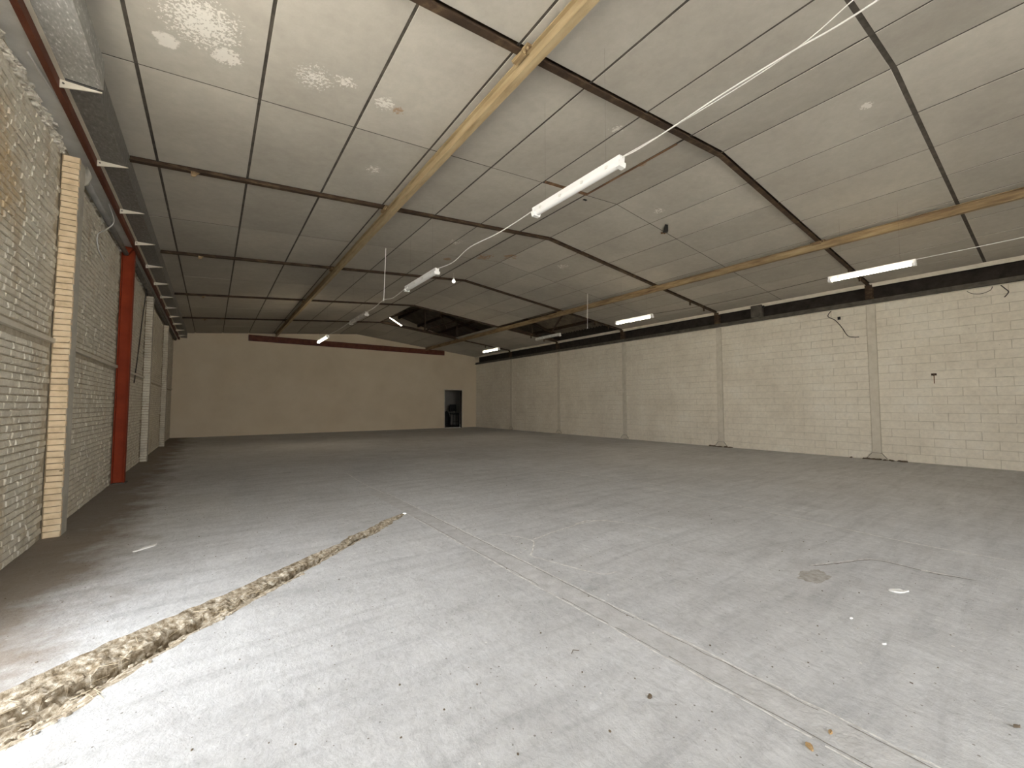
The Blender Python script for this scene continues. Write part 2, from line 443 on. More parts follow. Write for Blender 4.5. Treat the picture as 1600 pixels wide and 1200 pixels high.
bm = bmesh.new()
def loop(pts):
    vs = [bm.verts.new((x, y, 0)) for x, y in pts]
    for i in range(len(vs)):
        bm.edges.new((vs[i], vs[(i + 1) % len(vs)]))
outer = [(XL - 0.02, YF0 - 0.3), (6, YF0 - 0.3), (XR + 0.02, YF0 - 0.3), (XR + 0.02, 10), (XR + 0.02, YB + 0.05), (6, YB + 0.05), (XL - 0.02, YB + 0.05), (XL - 0.02, 10)]
loop(outer)
loop([tuple(p) for p in tu] + [tuple(p) for p in tl[::-1]])
bmesh.ops.triangle_fill(bm, edges=bm.edges[:], use_beauty=True)
for f in bm.faces:
    if f.normal.z < 0:
        f.normal_flip()
me = bpy.data.meshes.new('floor')
bm.to_mesh(me); bm.free()
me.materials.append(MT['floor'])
floor = bpy.data.objects.new('floor', me)
COL.objects.link(floor)
tag(floor, kind='structure')

mb = MB()
NA = 34
for i in range(NT_):
    s = i / (NT_ - 1)
    dep = 0.020 + 0.13 * (1 - s) ** 1.1
    for j in range(NA):
        u = j / (NA - 1)
        p = tu[i] * (1 - u) + tl[i] * u
        w = float(np.hypot(*(tu[i] - tl[i])))
        if u in (0.0, 1.0):
            z = 0.0
        else:
            led = 0.40 + 0.16 * noise.noise((p[0] * 2.2, p[1] * 2.2, 11.0))      # broken ledge, then the crevice
            cre = 0.55 + 0.9 * max(0.0, noise.noise((p[0] * 2.6, p[1] * 2.6, 21.0)) + 0.25)
            prof = (0.10 + 0.28 * u / led) if u < led else (cre if u < led + 0.16 else cre * max(0.0, (1 - u) / (0.84 - led)) ** 1.4)
            prof *= min(1.0, u / 0.05)
            n = noise.fractal((p[0] * 14, p[1] * 14, 2.0), 0.9, 2.2, 5)
            n2 = noise.noise((p[0] * 5, p[1] * 5, 7.0))
            z = -dep * prof * (1.0 + 0.35 * n2) + 0.020 * n * min(1, w / 0.15) * min(u, 1 - u) * 4
            z = min(z, 0.012)
        mb.v.append((p[0], p[1], z))
for i in range(NT_ - 1):
    for j in range(NA - 1):
        a = i * NA + j
        mb.f.append((a, a + NA, a + NA + 1, a + 1))
mb.build('broken_channel', MT['trench'], floor, kind='stuff')

def rock(mb, c, r, seed):
    rs = random.Random(seed)
    vs, fs = [], []
    t = (1 + 5 ** 0.5) / 2
    ico = [(-1, t, 0), (1, t, 0), (-1, -t, 0), (1, -t, 0), (0, -1, t), (0, 1, t), (0, -1, -t), (0, 1, -t), (t, 0, -1), (t, 0, 1), (-t, 0, -1), (-t, 0, 1)]
    sx, sy, sz = rs.uniform(.7, 1.4), rs.uniform(.7, 1.4), rs.uniform(.4, .8)
    a = rs.uniform(0, 6.28)
    for v in ico:
        k = r / 1.9 * rs.uniform(.55, 1.35)
        x, y, z = v[0] * k * sx, v[1] * k * sy, v[2] * k * sz
        vs.append((c[0] + x * math.cos(a) - y * math.sin(a), c[1] + x * math.sin(a) + y * math.cos(a), c[2] + z))
    F = [(0, 11, 5), (0, 5, 1), (0, 1, 7), (0, 7, 10), (0, 10, 11), (1, 5, 9), (5, 11, 4), (11, 10, 2), (10, 7, 6), (7, 1, 8), (3, 9, 4), (3, 4, 2), (3, 2, 6), (3, 6, 8), (3, 8, 9), (4, 9, 5), (2, 4, 11), (6, 2, 10), (8, 6, 7), (9, 8, 1)]
    mb.add(vs, F)
mb = MB()
for q in range(620):
    s = 0.93 * random.random() ** 1.25
    i = int(s * (NT_ - 1))
    u = random.uniform(0.12, 1.04)
    p = tu[i] * (1 - u) + tl[i] * u
    r = random.uniform(0.003, 0.013) * (1.5 - s)
    dep = (0.020 + 0.11 * (1 - s) ** 1.1) * (0.5 if u < 0.42 else 0.9) * min(1.0, max(0, 1 - u) / 0.45)
    rock(mb, (p[0], p[1], -dep + r * 0.3), r, q)
mb.build('rubble', MT['stone'], floor, kind='stuff')
mb = MB()
for q in range(80):                       # dry stalks lying in the channel
    s = 0.9 * random.random() ** 1.3
    i = int(s * (NT_ - 2)); u = random.uniform(0.2, 1.0)
    p = tu[i] * (1 - u) + tl[i] * u
    a = random.uniform(0, 6.28); L = random.uniform(0.03, 0.11) * (1.3 - s)
    z = -0.05 * (1 - s) * (1 - abs(2 * u - 1)) + 0.012
    mb.tube([(p[0], p[1], z), (p[0] + math.cos(a) * L, p[1] + math.sin(a) * L, z + random.uniform(-0.01, 0.02))], 0.0014, 4)
mb.build('dry_stalks', MT['leafpale'], floor, kind='stuff')

def ribbon(pts, w, mat, name, z=0.0015, seed=0, gap=0.0, k=10):
    """thin ragged scar in the slab along pts"""
    P = smooth_path([(x, y, 0) for x, y in pts], k)
    m = MB()
    prev = None
    for i, p in enumerate(P):
        a = P[max(i - 1, 0)]; b = P[min(i + 1, len(P) - 1)]
        d = (b - a).normalized(); n = Vector((-d.y, d.x, 0))
        n1 = noise.noise((p.x * 9 + seed, p.y * 9, 0)); n2 = noise.noise((p.x * 23, p.y * 23 + seed, 4))
        ww = w * (0.55 + 0.9 * abs(n2)) * min(1, (i + 1) / 3, (len(P) - i) / 3)
        c = p + n * (0.012 * n1)
        m.v += [tuple(c + n * ww / 2 + Vector((0, 0, z))), tuple(c - n * ww / 2 + Vector((0, 0, z)))]
        if i and not (gap and noise.noise((p.x * 6, p.y * 6, seed)) > 1 - gap):
            q = len(m.v)
            m.f.append((q - 4, q - 3, q - 1, q - 2))
    return m.build(name, mat, floor)

# long patched strip let into the slab, with chipped edges
mb = MB()
n = 160
for i in range(n + 1):
    y = YF0 + (6.7 - YF0) * i / n
    xa = 2.085 + 0.014 * noise.noise((0.3, y * 3, 1)); xb = 2.305 + 0.016 * noise.noise((0.9, y * 3, 5))
    mb.v += [(xa, y, 0.0008), (xb, y, 0.0008)]
    if i:
        q = len(mb.v); mb.f.append((q - 4, q - 3, q - 1, q - 2))
mb.build('patched_strip', MT['patch'], floor)
ribbon([(2.31, y) for y in np.linspace(-0.9, 6.6, 16)], 0.016, MT['scar'], 'crack', seed=1, gap=0.35)
ribbon([(2.08, y) for y in np.linspace(-0.9, 5.3, 14)], 0.014, MT['scar'], 'crack', seed=2, gap=0.35)
ribbon([(2.10, y) for y in np.linspace(-0.9, 5.0, 12)], 0.006, MT['scar_dark'], 'crack', z=0.0022, seed=5, gap=0.55)
ribbon([(2.29, y) for y in np.linspace(-0.9, 5.0, 12)], 0.006, MT['scar_dark'], 'crack', z=0.0022, seed=8, gap=0.6)
ribbon([(2.45, 3.84), (2.61, 3.70), (2.72, 3.40), (2.58, 3.2), (2.45, 3.05), (2.52, 2.79), (2.64, 2.41), (2.80, 2.35)], 0.020, MT['scar'], 'crack', seed=3)
ribbon([(2.72, 3.40), (3.14, 3.48), (3.59, 3.52), (3.86, 3.46), (4.09, 3.08), (4.13, 2.69)], 0.024, MT['scar'], 'crack', seed=4, gap=0.2)
ribbon([(3.50, 3.55), (3.72, 3.56), (3.95, 3.42)], 0.035, MT['scar'], 'crack', seed=9)
ribbon([(4.24, 1.44), (4.53, 1.31), (4.85, 1.17), (4.90, 1.01), (4.89, 0.84), (4.90, 0.73), (4.97, 0.54)], 0.013, MT['scar_dark'], 'crack', seed=6)
ribbon([(4.26, 1.45), (4.55, 1.325), (4.87, 1.18), (4.925, 1.01), (4.915, 0.84), (4.93, 0.73), (4.99, 0.54)], 0.016, MT['scar'], 'crack', z=0.002, seed=7)
ribbon([(4.9, 0.85), (4.92, 0.75), (4.94, 0.68)], 0.04, MT['scar'], 'crack', z=0.0025, seed=12)
ribbon([(5.64, 9.14), (6.02, 6.11), (5.97, 3.34), (5.93, 2.46), (5.78, 1.17), (5.85, 0.35)], 0.026, MT['scar'], 'crack', seed=10, gap=0.4)
ribbon([(5.75, 9.0), (6.3, 6.0), (6.4, 3.4), (6.3, 2.0)], 0.020, MT['scar'], 'crack', seed=13, gap=0.5)
ribbon([(2.27, 6.6), (2.24, 7.6), (2.3, 9.0)], 0.02, MT['scar'], 'crack', seed=14, gap=0.4)
# shallow pit worn in the slab
mb = MB()
pc = Vector((4.02, 1.34, 0)); ring = []
for k in range(26):
    a = 2 * PI * k / 26
    rr = 0.13 * (1 + 0.5 * noise.noise((math.cos(a) * 2, math.sin(a) * 2, 3)))
    ring.append((pc.x + 1.3 * rr * math.cos(a), pc.y + 0.7 * rr * math.sin(a), 0.0018))
mb.add(ring, [tuple(range(26))])
mb.build('worn_pit', MT['pit'], floor)
mb = MB()
for q in range(420):                       # grit lying about
    x = random.uniform(-1.2, 5.2); y = random.uniform(0.2, 7.5)
    r = random.uniform(0.002, 0.0065)
    rock(mb, (x, y, r * 0.3), r, 1000 + q)
mb.build('grit', MT['chip'], floor, kind='stuff')

# yard outside the doorway
MB().box(-60, XL - 0.02, -45, 50, -0.12, -0.01).box(XL - 0.02, 60, -45, YF0 - 0.25, -0.12, -0.01).build('ground_yard', MT['yard'], kind='structure')

# ------------------------------------------------------------------ left wall of whitewashed brick
pr = [(YF0 - 0.25, 0), (YD0, 0), (YD0, DZ), (YD1, DZ), (YD1, 0), (YB + 0.2, 0), (YB + 0.2, 5.0), (YF0 - 0.25, 5.0)]
wl = MB().add([(XL - 0.014, y, z) for y, z in pr] + [(XL - 0.26, y, z) for y, z in pr],
              [tuple(range(8)), tuple(range(15, 7, -1))] + [(i, i + 8, (i + 1) % 8 + 8, (i + 1) % 8) for i in range(8)]).build('wall_left', MT['mortar'], kind='structure')
COURSE = 0.065
def brick_variant(L, Ht, seed, depth=0.03, ch=0.006, jit=0.003):
    """brick face towards +x, centred on its face"""
    rs = random.Random(seed)
    j = lambda: rs.uniform(-jit, jit)
    b = [(-depth, sy * L / 2, sz * Ht / 2) for sy, sz in ((-1, -1), (1, -1), (1, 1), (-1, 1))]
    mid = [(-ch + j(), sy * L / 2 + j(), sz * Ht / 2 + j()) for sy, sz in ((-1, -1), (1, -1), (1, 1), (-1, 1))]
    fr = [(j() * 1.5, sy * (L / 2 - ch) + j(), sz * (Ht / 2 - ch) + j()) for sy, sz in ((-1, -1), (1, -1), (1, 1), (-1, 1))]
    vs = b + mid + fr
    fs = [(8, 9, 10, 11)]
    for k in range(4):
        k2 = (k + 1) % 4
        fs += [(k, k2, k2 + 4, k + 4), (k + 4, k2 + 4, k2 + 8, k + 8)]
    return vs, fs
LH, LS = 0.105, 0.215
variants = {}
for L in (LH, LS):
    variants[L] = [brick_variant(L, COURSE - 0.012, s) for s in range(7)]
var_mesh = {}
for L, vv in variants.items():
    for s, (vs, fs) in enumerate(vv):
        me = bpy.data.meshes.new('brick')
        me.from_pydata(vs, [], fs); me.materials.append(MT['brick']); me.update()
        var_mesh[(L, s)] = me
PIERS = [(6.46, 6.72), (13.75, 14.0), (18.45, 18.7)]
POSTY = (10.12, 10.36)
LEDGE = (2.065, 2.13)
bricks = []
rs = random.Random(3)
for c in range(64):
    z = (c + 0.5) * COURSE
    if LEDGE[0] - 0.03 < z < LEDGE[1] + 0.03:
        continue
    y = YD1 + 0.02 + (c % 2) * 0.05
    last = 0
    while y < YB - 0.05:
        L = LH if rs.random() < 0.55 else LS
        y0, y1 = y, y + L
        y = y1 + 0.011
        if any(y1 > a and y0 < b for a, b in PIERS) or (y1 > POSTY[0] and y0 < POSTY[1]) or y1 > YB:
            continue
        bricks.append((L, rs.randrange(7), (y0 + y1) / 2, z, rs.uniform(-0.006, 0.004), rs.uniform(-0.02, 0.02)))
def px_area(L, y, z, h):
    a = to_px((XL, y - L / 2, z)); b = to_px((XL, y + L / 2, z)); d = to_px((XL, y, z + h))
    c0 = to_px((XL, y, z))
    if not (a and b and d) or not (-5 < c0[0] < 1600 and 0 < c0[1] < 1200):
        return 0
    return abs(b[0] - a[0]) * abs(d[1] - c0[1])
order = sorted(range(len(bricks)), key=lambda i: -px_area(bricks[i][0], bricks[i][2], bricks[i][3], COURSE))
single = set(order[:300])
mb = MB()
for i, (L, s, y, z, dx, rx) in enumerate(bricks):
    if i in single:
        o = bpy.data.objects.new('brick', var_mesh[(L, s)])
        o.location = (XL + dx, y, z); o.rotation_euler = (rx, 0, 0)
        o.parent = wl
        COL.objects.link(o)
    else:
        vs, fs = variants[L][s]
        cr, sr = math.cos(rx), math.sin(rx)
        mb.add([(XL + dx + v[0], y + v[1] * cr - v[2] * sr, z + v[1] * sr + v[2] * cr) for v in vs], fs)
mb.build('brickwork', MT['brick'], wl, kind='stuff')
for a, b in ((YD1 + 0.02, PIERS[0][0]), (PIERS[0][1], POSTY[0]), (POSTY[1], PIERS[1][0]), (PIERS[1][1], PIERS[2][0]), (PIERS[2][1], YB)):
    MB().prism([(0, 0), (0.035, 0.004), (0.035, 0.050), (0, 0.065)], (XL - 0.01, a, LEDGE[0]), (XL - 0.01, b, LEDGE[0])).build('ledge', MT['cream'], wl)
# ragged bed of old mortar along the wall head
mb = MB()
for q in range(420):
    y = random.uniform(4.25, 6.45) if q < 330 else random.uniform(6.8, 13)
    z = 4.155 + random.random() ** 1.5 * 0.10
    r = random.uniform(0.012, 0.042)
    rock(mb, (XL - 0.005 + random.uniform(-0.01, 0.018), y, z), r, 5000 + q)
mb.build('mortar_bed', MT['old_mortar'], wl, kind='stuff')

# ------------------------------------------------------------------ brick piers on the left wall
XP = -1.265
plabels = ['warm cream brick pier with every course showing and a crumpled pale sheet at its head',
           'whitewashed brick pier standing next after the orange steel post along the brick wall',
           'whitewashed brick pier closest to the plaster end wall']
pier_var = [brick_variant(XP - XL - 0.006, COURSE - 0.008, 50 + s, depth=0.05, ch=0.006, jit=0.003) for s in range(6)]
# pier bricks look towards -y: rotate (x,y,z)->(y,-x,z)
pier_var = [([(v[1], -v[0], v[2]) for v in vs], fs) for vs, fs in pier_var]
pm = []
for vs, fs in pier_var:
    me = bpy.data.meshes.new('brick'); me.from_pydata(vs, [], fs); me.materials.append(MT['pier']); me.update(); pm.append(me)
for k, (ya, yb) in enumerate(PIERS):
    t = thing('brick_pier', (XP - 0.06, (ya + yb) / 2, 0), plabels[k], 'brick pier')
    MB().box(XL - 0.005, XP - 0.004, ya + 0.012, yb, 0, 4.16).build('render', MT['pier_side'], t)
    MB().box(XL - 0.005, XP - 0.007, ya + 0.006, ya + 0.0125, 0, 4.16).build('joint_bed', MT['pier_joint'], t)
    mb = MB()
    for c in range(64):
        z = (c + 0.5) * COURSE
        loc = Vector(((XL + XP) / 2 + rs.uniform(-0.002, 0.002), ya + rs.uniform(-0.003, 0.003), z))
        s = rs.randrange(6)
        if k == 0:
            o = bpy.data.objects.new('brick', pm[s]); o.location = loc - t.location; o.parent = t
            COL.objects.link(o)
        else:
            vs, fs = pier_var[s]
            mb.add([(loc.x + v[0], loc.y + v[1], loc.z + v[2]) for v in vs], fs)
    if k:
        mb.build('brickwork', MT['brick'], t, kind='stuff')

# orange steel post
t = thing('steel_post', (-1.315, 10.24, 0), 'orange painted steel post standing against the brick wall', 'post')
MB().ibeam((-1.315, 10.24, 0.012), (-1.315, 10.24, 4.26), 0.17, 0.17, 0.008, 0.012, up=(1, 0, 0)).build('shaft', MT['orange'], t).location.x += 0.085
MB().box(XL - 0.005, -1.20, 10.13, 10.35, 0.0, 0.014).build('base_plate', MT['darksteel'], t)
MB().prism([(-0.08, -0.10), (0.0, -0.10), (0.08, 0.05), (-0.08, 0.05)], (-1.315, 10.13, 4.26), (-1.315, 10.35, 4.26)).build('head_gusset', MT['orange'], t)

# ------------------------------------------------------------------ eaves along the left wall
t = thing('eaves_beam', (-1.21, 11, 4.25), 'rust red steel eaves beam along the top of the brick wall', 'beam')
MB().prism([(-0.023, 0), (0.023, 0), (0.023, 0.085), (0.012, 0.085), (0.012, 0.012), (-0.023, 0.012)], (-1.212, YF0, 4.25), (-1.212, YB, 4.25)).build('channel', MT['red'], t)
MB().box(-1.188, -1.157, YF0, YB, 4.335, 4.35).build('edge_strip', MT['cream'], t)
for k in range(12):
    yb_ = 5.28 + 1.515 * k
    br = MB().add([(-1.192, yb_, 4.262), (-1.192, yb_, 4.335), (-0.915, yb_, 4.335), (-0.915, yb_, 4.328),
                   (-1.192, yb_ + 0.012, 4.262), (-1.192, yb_ + 0.012, 4.335), (-0.915, yb_ + 0.012, 4.335), (-0.915, yb_ + 0.012, 4.328)],
                  [(0, 1, 2, 3), (7, 6, 5, 4), (0, 4, 5, 1), (1, 5, 6, 2), (2, 6, 7, 3), (3, 7, 4, 0)]).build('gutter_bracket', MT['white_bracket'], t)
    br['label'] = 'off-white triangular bracket'
    MB().tube([(-1.165, yb_ - 0.006, 4.305), (-1.165, yb_ + 0.018, 4.305)], 0.009, 6).build('bolt', MT['darksteel'], br)
GA = thing('gutter', (-1.04, 2.5, 4.35), 'wide galvanised gutter section with a cut end resting on a white bracket', 'gutter')
MB().box(-1.157, -0.905, YF0, 5.27, 4.352, 4.356).build('trough', MT['galv'], GA)
MB().box(-0.909, -0.905, YF0, 5.27, 4.356, 4.62).build('side', MT['galv'], GA)
GB = thing('gutter', (-1.05, 12, 4.34), 'narrower galvanised gutter running over the orange post to the plaster end wall', 'gutter')
MB().box(-1.157, -0.945, 5.28, YB, 4.346, 4.350).build('trough', MT['galv_old'], GB)
MB().box(-0.949, -0.945, 5.28, YB, 4.350, 4.62).build('side', MT['galv_old'], GB)
MB().box(XL - 0.02, -1.237, YF0, YB, 4.30, 4.315).build('trim_1', MT['soffit'], kind='structure')
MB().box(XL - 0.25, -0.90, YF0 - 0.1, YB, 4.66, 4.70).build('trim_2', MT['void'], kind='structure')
t = MB().tube([(-1.335, 7.02, 4.16), (-1.335, 10.1, 4.16)], 0.038, 10).build('grey_pipe', MT['pipe'], smooth=True)
tag(t, 'grey pipe under the eaves between the cream brick pier and orange post', 'pipe')
t = MB().tube([(-1.335, 10.4, 4.235), (-1.335, 22.8, 4.235)], 0.05, 10).build('dark_pipe', MT['darksteel'], smooth=True)
tag(t, 'dark pipe under the eaves between the orange post and plaster end wall', 'pipe')
# crumpled sheet caught at the head of the first pier
mb = MB()
for i in range(9):
    for j in range(7):
        a = i / 8 * 2.3; r = 0.05 + 0.11 * j / 6
        x = -1.345 + 0.07 * math.sin(a) * (0.4 + j / 6) + 0.012 * noise.noise((i * .7, j * .7, 1))
        y = 6.74 + 0.02 + 0.12 * math.cos(a) * j / 6 + 0.02 * noise.noise((i * .9, j * .9, 5)) + 0.12
        z = 4.03 + 0.19 * i / 8 + 0.02 * noise.noise((i * .8, j * .6, 9))
        mb.v.append((x, y, z))
for i in range(8):
    for j in range(6):
        a = i * 7 + j; mb.f.append((a, a + 1, a + 8, a + 7))
o = mb.build('torn_sheet', MT['pier_side'], smooth=True)
md = o.modifiers.new('s', 'SOLIDIFY'); md.thickness = 0.004
tag(o, 'crumpled pale sheet caught at the head of the cream brick pier', 'scrap')
def wire(name, pts, r, mat, label, cat='cable', group=None, parent=None):
    o = MB().tube(smooth_path(pts), r, 6).build(name, MT[mat], parent, smooth=True)
    if parent is None:
        tag(o, label, cat, group)
    return o
wire('loose_wire', [(-1.275, 8.10, 4.29), (-1.275, 8.50, 4.18), (-1.35, 8.45, 4.02), (-1.39, 8.19, 3.84), (-1.39, 8.30, 3.66), (-1.385, 8.72, 3.60)], 0.008, 'cable', 'loose white wire hanging down the brick wall beside the cream pier')
wire('loose_wire', [(-1.30, 4.95, 4.29), (-1.275, 5.25, 4.275), (-1.25, 5.6, 4.27), (-1.242, 5.9, 4.29)], 0.010, 'cable', 'short white wire lying along the grey board above the brick wall')
wire('black_cable', [(-1.33, 13.0, 4.175), (-1.372, 12.9, 3.4), (-1.385, 12.6, 2.6), (-1.385, 12.2, 1.9)], 0.012, 'dark_wire', 'thin dark cable hanging on the brick wall between orange post and whitewashed pier')

# ------------------------------------------------------------------ right wall of painted blocks
wr = MB().box(XR + 0.005, XR + 0.30, YF0 - 0.25, YB + 0.2, 0, 4.02).build('wall_right', MT['blockjoint'], kind='structure')
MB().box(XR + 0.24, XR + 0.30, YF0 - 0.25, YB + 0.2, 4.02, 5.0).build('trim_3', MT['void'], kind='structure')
BL, BH = 0.5, 0.2
def block_variant(L, seed):
    vs, fs = brick_variant(L - 0.004, BH - 0.006, seed, 0.02, 0.004, 0.0022)
    return [(-v[0], -v[1], v[2]) for v in vs], fs      # face towards -x
bvars = {L: [block_variant(L, 90 + s) for s in range(6)] for L in (0.5, 0.25)}
bmesh_ = {}
for L, vv in bvars.items():
    for s, (vs, fs) in enumerate(vv):
        me = bpy.data.meshes.new('block'); me.from_pydata(vs, [], fs); me.materials.append(MT['block']); me.update(); bmesh_[(L, s)] = me
blocks = []
YC = [YF0, *YR, YB]
PW = 0.095
for bi in range(len(YC) - 1):
    a, b = YC[bi] + (PW if bi else 0), YC[bi + 1] - (PW if bi < len(YC) - 2 else 0)
    for c in range(20):
        y = a; first = True
        while y < b - 0.02:
            L = BL if not (first and c % 2) else 0.25
            first = False
            if y + L > b: L2 = b - y
            else: L2 = L
            blocks.append((L, min(1.0, L2 / L), rs.randrange(6), y + L2 / 2, (c + 0.5) * BH, rs.uniform(-0.0025, 0.0025)))
            y += L2
def bl_area(b_):
    p = to_px((XR, b_[3], b_[4]))
    if not p or not (-20 < p[0] < 1620 and 0 < p[1] < 1200):
        return 0
    a = to_px((XR, b_[3] - b_[0] * b_[1] / 2, b_[4])); c = to_px((XR, b_[3] + b_[0] * b_[1] / 2, b_[4]))
    return abs(a[0] - c[0]) / p[2] if a and c else 0
order = sorted(range(len(blocks)), key=lambda i: -bl_area(blocks[i]))
single = set(order[:300])
mb = MB()
for i, (L, sc, s, y, z, dx) in enumerate(blocks):
    if i in single:
        o = bpy.data.objects.new('block', bmesh_[(L, s)])
        o.location = (XR + dx, y, z); o.scale = (1, sc, 1); o.parent = wr
        COL.objects.link(o)
    else:
        vs, fs = bvars[L][s]
        mb.add([(XR + dx + v[0], y + v[1] * sc, z + v[2]) for v in vs], fs)
mb.build('blockwork', MT['block'], wr, kind='stuff')

def wall_post(y, label, group=None):
    t = thing('wall_post', (XR - 0.02, y, 0), label, 'post', group)
    MB().box(XR - 0.025, XR + 0.02, y - 0.085, y + 0.085, 0.16, 4.0).build('shaft', MT['cream'], t)
    p = [(-0.20, 0.035), (0.20, 0.035), (0.095, 0.17), (-0.095, 0.17)]
    f = MB().add([(XR - 0.034, y + a, b) for a, b in p] + [(XR + 0.02, y + a, b) for a, b in p],
                 [(3, 2, 1, 0), (4, 5, 6, 7), (0, 1, 5, 4), (1, 2, 6, 5), (2, 3, 7, 6), (3, 0, 4, 7)]).build('foot_gusset', MT['cream'], t)
    g = MB()
    for (a0, b0), (a1, b1) in (((-0.20, 0.035), (-0.095, 0.17)), ((-0.095, 0.17), (0.095, 0.17)), ((0.095, 0.17), (0.20, 0.035))):
        g.bar((XR - 0.035, y + a0, b0), (XR - 0.035, y + a1, b1), 0.010, 0.010)
    g.build('gusset_edge', MT['scar_dark'], f)
    return t
for k, y in enumerate(YR):
    wall_post(y, ('cream steel post with flared foot in the block wall, beside the dangling dark wire',
                  'cream steel post with flared foot in the block wall, next to the dark metal box',
                  'cream steel post in the block wall, below the lit-lamp edge of the small ceiling opening',
                  'cream steel post in the block wall under the doorway side of the small ceiling opening',
                  'cream steel post in the block wall next to the corner with the dark doorway')[k])
# broken concrete around the two nearest post feet
for y, n in ((YR[0], 26), (YR[1], 16)):
    mb = MB()
    for q in range(n):
        rock(mb, (XR - 0.05 - random.random() * 0.08, y + random.gauss(0, 0.22), 0.012), random.uniform(0.02, 0.06), 7000 + q + int(y * 100))
    o = mb.build('foot_rubble', MT['chip'], floor, kind='stuff')

# ------------------------------------------------------------------ eaves along the right wall
t = thing('eaves_beam', (XR - 0.03, 11, 4.02), 'grey brown steel eaves beam resting on the block wall', 'beam')
MB().prism([(-0.12, 0), (0.12, 0), (0.12, 0.03), (0.06, 0.03), (0.06, 0.115), (-0.06, 0.115), (-0.06, 0.03), (-0.12, 0.03)], (XR + 0.02, YF0, 4.022), (XR + 0.02, YB, 4.022)).build('channel', MT['darksteel'], t)
for y in YR:
    MB().ibeam((XR - 0.03, y, 4.13), (XR - 0.03, y, zraf(XR - 0.05) + 0.02), 0.13, 0.15, 0.01, 0.012, up=(1, 0, 0)).build('stub_post', MT['rustdark'], t).location.x += 0.03
MB().box(XR - 0.11, XR - 0.08, YF0, YB, 4.44, 4.545).build('trim_4', MT['cream'], kind='structure')
MB().tube([(XR - 0.02, YF0, 4.005), (XR - 0.02, YB, 4.005)], 0.014, 6).build('trim_5', MT['cream'], kind='structure')
t = thing('metal_box', (XR - 0.12, 5.82, 4.2), 'dark metal box fixed on the eaves beam over the block wall', 'box')
MB().box(XR - 0.16, XR - 0.03, 5.66, 5.98, 4.14, 4.50).build('body', MT['darksteel'], t)
MB().box(XR - 0.165, XR - 0.16, 5.68, 5.96, 4.16, 4.48).build('cover', MT['darksteel'], t)
MB().box(XR - 0.14, XR - 0.05, 5.60, 5.66, 4.40, 4.46).build('cable_entry', MT['black'], t)
XW = XR - 0.018
wire('wall_wire', [(XW, 3.92, 4.02), (XW, 4.02, 3.86), (XW, 3.86, 3.72), (XW, 3.72, 3.50), (XW, 3.60, 3.26), (XW, 3.46, 3.20), (XW, 3.36, 3.19)], 0.010, 'dark_wire', 'dark wire dangling on the block wall beside a post')
wire('wall_wire', [(XW, 0.92, 4.02), (XW, 0.84, 3.90), (XW, 0.80, 3.82), (XW, 0.86, 3.72)], 0.010, 'dark_wire', 'short dark wire hooked over the block wall under the eaves beam')
wire('wall_wire', [(XW, 1.40, 3.97), (XW, 1.32, 3.90), (XW, 1.18, 3.87), (XW, 1.05, 3.92), (XW, 1.02, 4.0)], 0.006, 'dark_wire', 'thin slack wire looped on the block wall under the eaves beam')
o = MB().box(XW - 0.025, XW + 0.01, 3.74, 3.80, 3.72, 3.80).build('wire_clip', MT['black'])
tag(o, 'small black clip on the block wall beside the dangling dark wire', 'clip')
t = thing('wall_hook', (XW, 2.0, 2.0), 'rusty hook fixed on the block wall with a rust streak', 'hook')
MB().tube(smooth_path([(XW + 0.02, 2.0, 2.11), (XW - 0.03, 2.0, 2.11), (XW - 0.035, 2.0, 2.08)]), 0.012, 6).build('pin', MT['rustdark'], t)
MB().box(XW - 0.004, XW + 0.012, 1.955, 2.045, 2.09, 2.14).build('plate', MT['rustdark'], t)
MB().box(XW + 0.008, XW + 0.013, 1.992, 2.008, 1.90, 2.09).build('streak', MT['wood'], t)

# ------------------------------------------------------------------ far wall, doorway and the room behind
DA, DB, DH = 11.60, 12.78, 2.33
def gable(y0, y1, notch, name, mat):
    a, b, h = notch if notch else (0, 1, 0)
    pr = [(XL - 0.26, 0), (a, 0), (a, h), (b, h), (b, 0), (XR + 0.30, 0), (XR + 0.30, 4.93), (XRI, 7.24), (XL - 0.26, 4.93)]
    if not notch: pr = pr[:1] + pr[5:]
    n = len(pr)
    vs = [(x, y0, z) for x, z in pr] + [(x, y1, z) for x, z in pr]
    fs = [tuple(range(n)), tuple(range(2 * n - 1, n - 1, -1))] + [(i, i + n, (i + 1) % n + n, (i + 1) % n) for i in range(n)]
    return MB().add(vs, fs).build(name, mat, kind='structure')
gable(YB, YB + 0.20, (DA, DB, DH), 'wall_far', MT['plaster'])
gable(YF0 - 0.2, YF0, (DX0, DX1, DZ), 'wall_front', MT['plaster'])
d = bpy.data.objects.new('door_1', None); d.location = ((DA + DB) / 2, YB, 0); COL.objects.link(d); tag(d, kind='structure')
MB().box(DA - 0.05, DA, YB - 0.012, YB + 0.21, 0, DH + 0.05).build('jamb', MT['cream'], d)
MB().box(DB, DB + 0.05, YB - 0.012, YB + 0.21, 0, DH + 0.05).build('jamb', MT['cream'], d)
MB().box(DA, DB, YB - 0.012, YB + 0.21, DH, DH + 0.05).build('lintel', MT['cream'], d)
RX0, RX1, RY1 = 9.9, 15.6, 26.4
MB().box(RX0, RX1, YB + 0.2, RY1, -0.1, 0).build('floor_back_room', MT['darksteel'], kind='structure')
MB().box(RX0, RX1, RY1, RY1 + 0.1, 0, 2.9).build('wall_back_room', MT['roomwall'], kind='structure')
MB().box(14.0, RX1, YB + 0.1, YB + 0.22, 0, 2.9).build('wall_back_room_front', MT['roomwall'], kind='structure')
MB().box(RX0 - 0.1, RX0, YB + 0.2, RY1, 0, 2.9).build('wall_back_room_left', MT['roomwall'], kind='structure')
